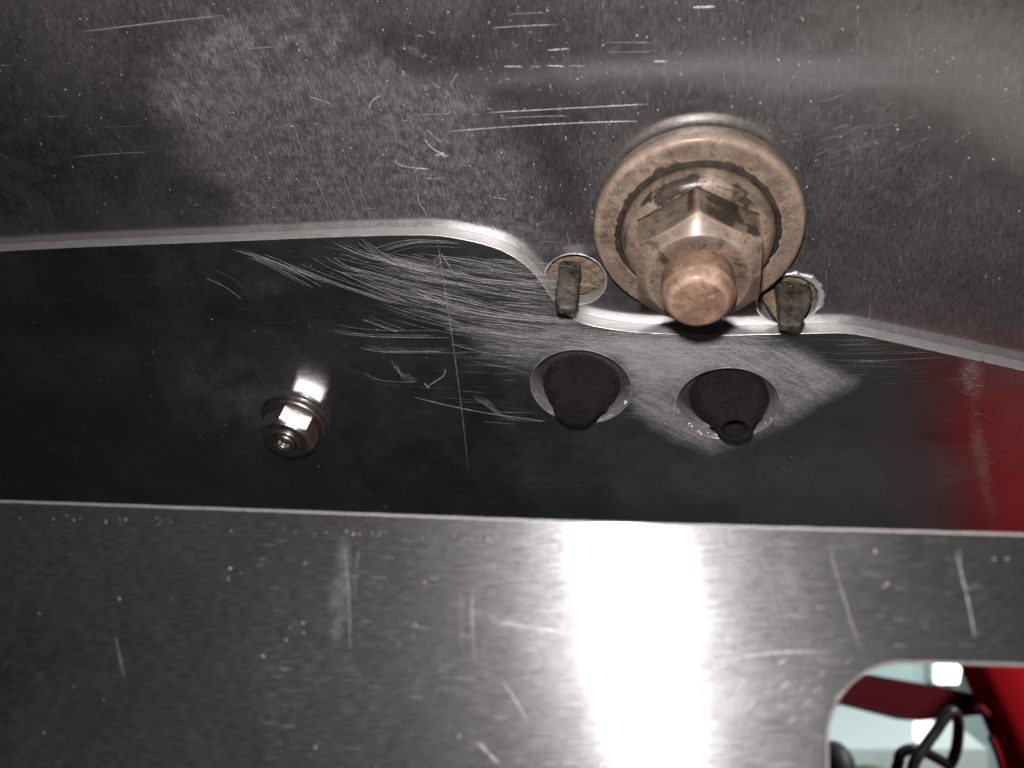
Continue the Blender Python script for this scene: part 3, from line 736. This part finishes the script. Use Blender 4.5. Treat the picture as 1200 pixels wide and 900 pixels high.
# metal crumbs along the lower lip of the big holes
cr = []
for hx, hy, hr in cone_holes:
    ca, cb = PU.ab(hx, hy, T_OVER)
    for k in range(46):
        t = math.radians(random.uniform(195, 345)); rr = hr - random.uniform(-.05, .35)
        cr.append((ca + rr * math.cos(t), cb + rr * math.sin(t), T_OVER - random.uniform(.05, .5), random.uniform(.07, .2)))
specks('metal_crumbs', cr, M_burr, over)
sp_l = []
for k in range(70):                                                     # row of grit just under the lower plate's edge
    t = random.random(); x = 0 + 590 * (t ** .8); y = 603 + x * .052 + random.gauss(0, 2.2)
    a, b = PL.ab(x, y, 0); sp_l.append((a, b, .01, random.uniform(.06, .22)))
for x, y, r in [(270, 666, .3), (268, 678, .2), (262, 682, .15), (282, 672, .15), (358, 660, .28), (368, 661, .18), (308, 769, .26), (498, 682, .26), (487, 725, .22), (486, 732, .2), (484, 745, .2), (359, 863, .3), (370, 876, .24),
                (538, 863, .26), (543, 871, .2), (340, 735, .2), (355, 730, .24), (368, 734, .3), (335, 750, .2), (356, 742, .2), (45, 708, .2), (46, 719, .18), (140, 702, .2), (134, 752, .2), (1026, 646, .3), (1040, 684, .36), (1046, 682, .22),
                (1036, 688, .2), (758, 640, .18), (235, 720, .2), (1180, 655, .2), (1165, 655, .2)]:
    a, b = PL.ab(x, y, 0); sp_l.append((a, b, .01, r))
for k in range(120):
    x, y = random.uniform(0, 960), random.uniform(640, 900); a, b = PL.ab(x, y, 0); sp_l.append((a, b, .01, .03 + .1 * random.random() ** 3))
specks('grit', [(a, b, h, r * .55) for i, (a, b, h, r) in enumerate(sp_l) if i % 3], simple('grey_grit', C(.24, .225, .22), .6), lower)

# ------------------------------------------------------------------ what shows through the cut-out: garage, red car, cable
def at(x, y, z): return np.array([(x - 600) / F * z, (450 - y) / F * z, z])
def cam_mesh(name, pts, faces, mat, parent=None, origin=None, smooth=True, sharp=40):
    """pts in lens coordinates (right, up, away; mm)."""
    V = [(p[0], p[2], p[1]) for p in pts]
    if origin is not None: V = [(v[0] - origin[0], v[1] - origin[2], v[2] - origin[1]) for v in V]
    return mesh_object(name, V, faces, mat, parent, None if origin is None or parent is not None else Matrix.Translation(W(*origin)), smooth, sharp)
def tube(path, r, n=12):
    V = []; Fc = []; P = [np.array(p, float) for p in path]; up = np.array([0.2, .3, 1.0])
    for i, p in enumerate(P):
        t = P[min(i + 1, len(P) - 1)] - P[max(i - 1, 0)]; t /= np.linalg.norm(t); u = np.cross(t, up); u /= np.linalg.norm(u); w = np.cross(t, u)
        V += [p + r * (math.cos(2 * math.pi * k / n) * u + math.sin(2 * math.pi * k / n) * w) for k in range(n)]
    for i in range(len(P) - 1): Fc += [(i * n + k, i * n + (k + 1) % n, (i + 1) * n + (k + 1) % n, (i + 1) * n + k) for k in range(n)]
    Fc += [tuple(range(n)), tuple(range(len(V) - n, len(V)))]
    return V, Fc
M_wall = simple('pale_garage_paint', C(.62, .74, .74), .7, 0, .004, 0, C(.56, .68, .69))
M_red = simple('red_car_paint', C(.50, .012, .02), .6, 0, None, **{'Specular IOR Level': .0})
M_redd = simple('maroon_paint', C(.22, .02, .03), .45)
M_black = simple('black_cable_rubber', C(.03, .033, .035), .38)
M_grey = simple('dark_grey_plastic', C(.05, .058, .06), .5)
M_green = simple('green_plastic', C(.12, .30, .10), .5)
M_chrome = simple('chromed_trim', C(.75, .76, .78), .15, 1.0)
M_white = simple('white_bench_paint', C(.82, .86, .85), .6)
def emit(name, c, s):
    N = NT(name); e = N.n('ShaderNodeEmission'); e.inputs[0].default_value = c; e.inputs[1].default_value = s; return N.done(e.outputs[0])
M_tube = emit('fluorescent_glow', C(.9, 1, .98), 5.0)

wz = 1700
wall = cam_mesh('wall', [(200, -1500, wz), (2600, -1500, wz), (2600, 500, wz), (200, 500, wz), (200, -1500, wz + 60), (2600, -1500, wz + 60), (2600, 500, wz + 60), (200, 500, wz + 60)],
                [(0, 3, 2, 1), (4, 5, 6, 7), (0, 1, 5, 4), (1, 2, 6, 5), (2, 3, 7, 6), (3, 0, 4, 7)], M_wall, smooth=False)
wall['kind'] = 'structure'
fl_ = cam_mesh('floor', [(-2500, -900, -1500), (2600, -900, -1500), (2600, -900, 1700), (-2500, -900, 1700)], [(0, 3, 2, 1)], simple('concrete_floor', C(.075, .072, .075), .7, 0, .01, 0, C(.05, .05, .052)), smooth=False)
fl_['kind'] = 'structure'
def boxc(x0, x1, y0, y1, z0, z1):
    p = [(x, y, z) for z in (z0, z1) for y in (y0, y1) for x in (x0, x1)]
    return p, [(0, 1, 3, 2), (4, 6, 7, 5), (0, 4, 5, 1), (2, 3, 7, 6), (0, 2, 6, 4), (1, 5, 7, 3)]
p0, p1_ = at(940, 872, 1500), at(1150, 960, 1500)
bench = cam_mesh('workbench', *boxc(p0[0], p1_[0], p1_[1], p0[1], 1480, 1680), M_white, smooth=False)
tag(bench, 'white bench ledge low behind the cut-out, out of focus', 'bench')
p0, p1_ = at(1097, 772, 1660), at(1127, 799, 1660)
lampo = empty('garage_light', Matrix.Translation(W(p0[0], p0[1], 1660))); tag(lampo, 'glowing white garage light seen at the top of the cut-out', 'lamp')
org = (p0[0], p0[1], 1660)
cam_mesh('diffuser', *boxc(p0[0], p1_[0], p1_[1], p0[1] + 30, 1650, 1662), M_tube, lampo, org, False)
cam_mesh('housing', *boxc(p0[0] - 4, p1_[0] + 4, p1_[1] - 4, p0[1] + 34, 1663, 1690), M_white, lampo, org, False)
p0, p1_ = at(1078, 848, 1300), at(1096, 872, 1300)
l2 = cam_mesh('bench_light', *boxc(p0[0], p1_[0], p1_[1], p0[1], 1300, 1320), emit('bench_glow', C(.95, 1, .98), 2.2), smooth=False)
tag(l2, 'small bright white patch of light behind the black cable loop', 'lamp')

car = empty('red_car', Matrix.Translation(W(130, -200, 140))); tag(car, 'glossy red car bodywork behind the cut-out at right', 'car'); CO = (130, -200, 140)
rows = []; zs = np.linspace(70, 620, 40)
for z in zs:
    ex = 118 + (z - 100) * .46; ey = -200 + 18 * math.sin((z - 60) / 180.0)
    prof = [(ex + 3, ey - 30), (ex - 2, ey - 12), (ex, ey), (ex + 6, ey + 7), (ex + 26, ey + 14), (ex + 50, ey + 18), (ex + 62, ey + 28), (ex + 90, ey + 46), (ex + 150, ey + 76), (ex + 260, ey + 120)]
    rows.append([(x, y, z) for x, y in prof])
V = [p for r in rows for p in r]; m = len(rows[0])
Fc = [(i * m + k, i * m + k + 1, (i + 1) * m + k + 1, (i + 1) * m + k) for i in range(len(rows) - 1) for k in range(m - 1)]
fend = cam_mesh('fender', V, Fc, M_red, car, CO, sharp=None)
sol = fend.modifiers.new('thickness', 'SOLIDIFY'); sol.thickness = .0015
z = 520                                                                 # sill beam running off to the left
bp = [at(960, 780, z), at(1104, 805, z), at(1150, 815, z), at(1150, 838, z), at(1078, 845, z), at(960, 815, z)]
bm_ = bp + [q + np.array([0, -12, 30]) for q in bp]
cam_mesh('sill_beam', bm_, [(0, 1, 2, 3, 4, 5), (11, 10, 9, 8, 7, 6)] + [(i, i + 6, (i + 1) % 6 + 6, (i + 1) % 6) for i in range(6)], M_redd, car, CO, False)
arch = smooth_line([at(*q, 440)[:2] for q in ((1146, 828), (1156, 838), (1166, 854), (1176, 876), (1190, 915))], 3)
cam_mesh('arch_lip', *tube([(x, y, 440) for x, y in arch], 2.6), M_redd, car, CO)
trim = smooth_line([at(*q, 340)[:2] for q in ((1161, 864), (1165, 872), (1171, 888), (1178, 915))], 3)
cam_mesh('trim_strip', *tube([(x, y, 340) for x, y in trim], 1.6), M_chrome, car, CO)
gp = [at(1129, 770, 900), at(1152, 770, 900), at(1152, 820, 900), at(1120, 820, 900)]
post = cam_mesh('grey_post', gp + [q + np.array([48, -26, 60]) for q in gp], [(0, 1, 2, 3), (7, 6, 5, 4)] + [(i, i + 4, (i + 1) % 4 + 4, (i + 1) % 4) for i in range(4)], simple('grey_post_paint', C(.30, .31, .31), .6), smooth=False)
tag(post, 'plain grey post between the light and the red bodywork', 'post')

cz = 330
path = smooth_line([(1040, 935), (1052, 897), (1055, 884), (1067, 878), (1083, 881), (1104, 892), (1113, 896), (1121, 876), (1123, 846), (1117, 834), (1108, 841), (1096, 858), (1083, 876), (1070, 898), (1066, 935)], 3)
cp = [tuple(at(x, y, cz + 10 * math.sin(i * .045))) for i, (x, y) in enumerate(path)]
cable = cam_mesh('cable', *tube(cp, 2.3), M_black); tag(cable, 'thin black cable looped over itself behind the cut-out', 'cable')
def dome(name, x, y, z, r, mat, label, cat, sx=1.0):
    prof = fine_profile([(r, -r * 1.6), (r, 0)] + [(r * math.cos(t), r * math.sin(t)) for t in np.linspace(.1, 1.5, 12)], r * .2)
    Vd, Fd = lathe(prof, 32); c = at(x, y, z)
    o = mesh_object(name, [(v[0] * sx, v[1], v[2]) for v in Vd], Fd, mat, None, Matrix.Translation(W(*c)), sharp=60)
    return tag(o, label, cat)
dome('grey_canister', 980, 900, 400, 13, M_grey, 'dark grey rounded canister at the left edge of the cut-out', 'canister', .7)
dome('green_container', 1019, 915, 420, 8, M_green, 'small green container top at the bottom of the cut-out', 'container', 1.7)
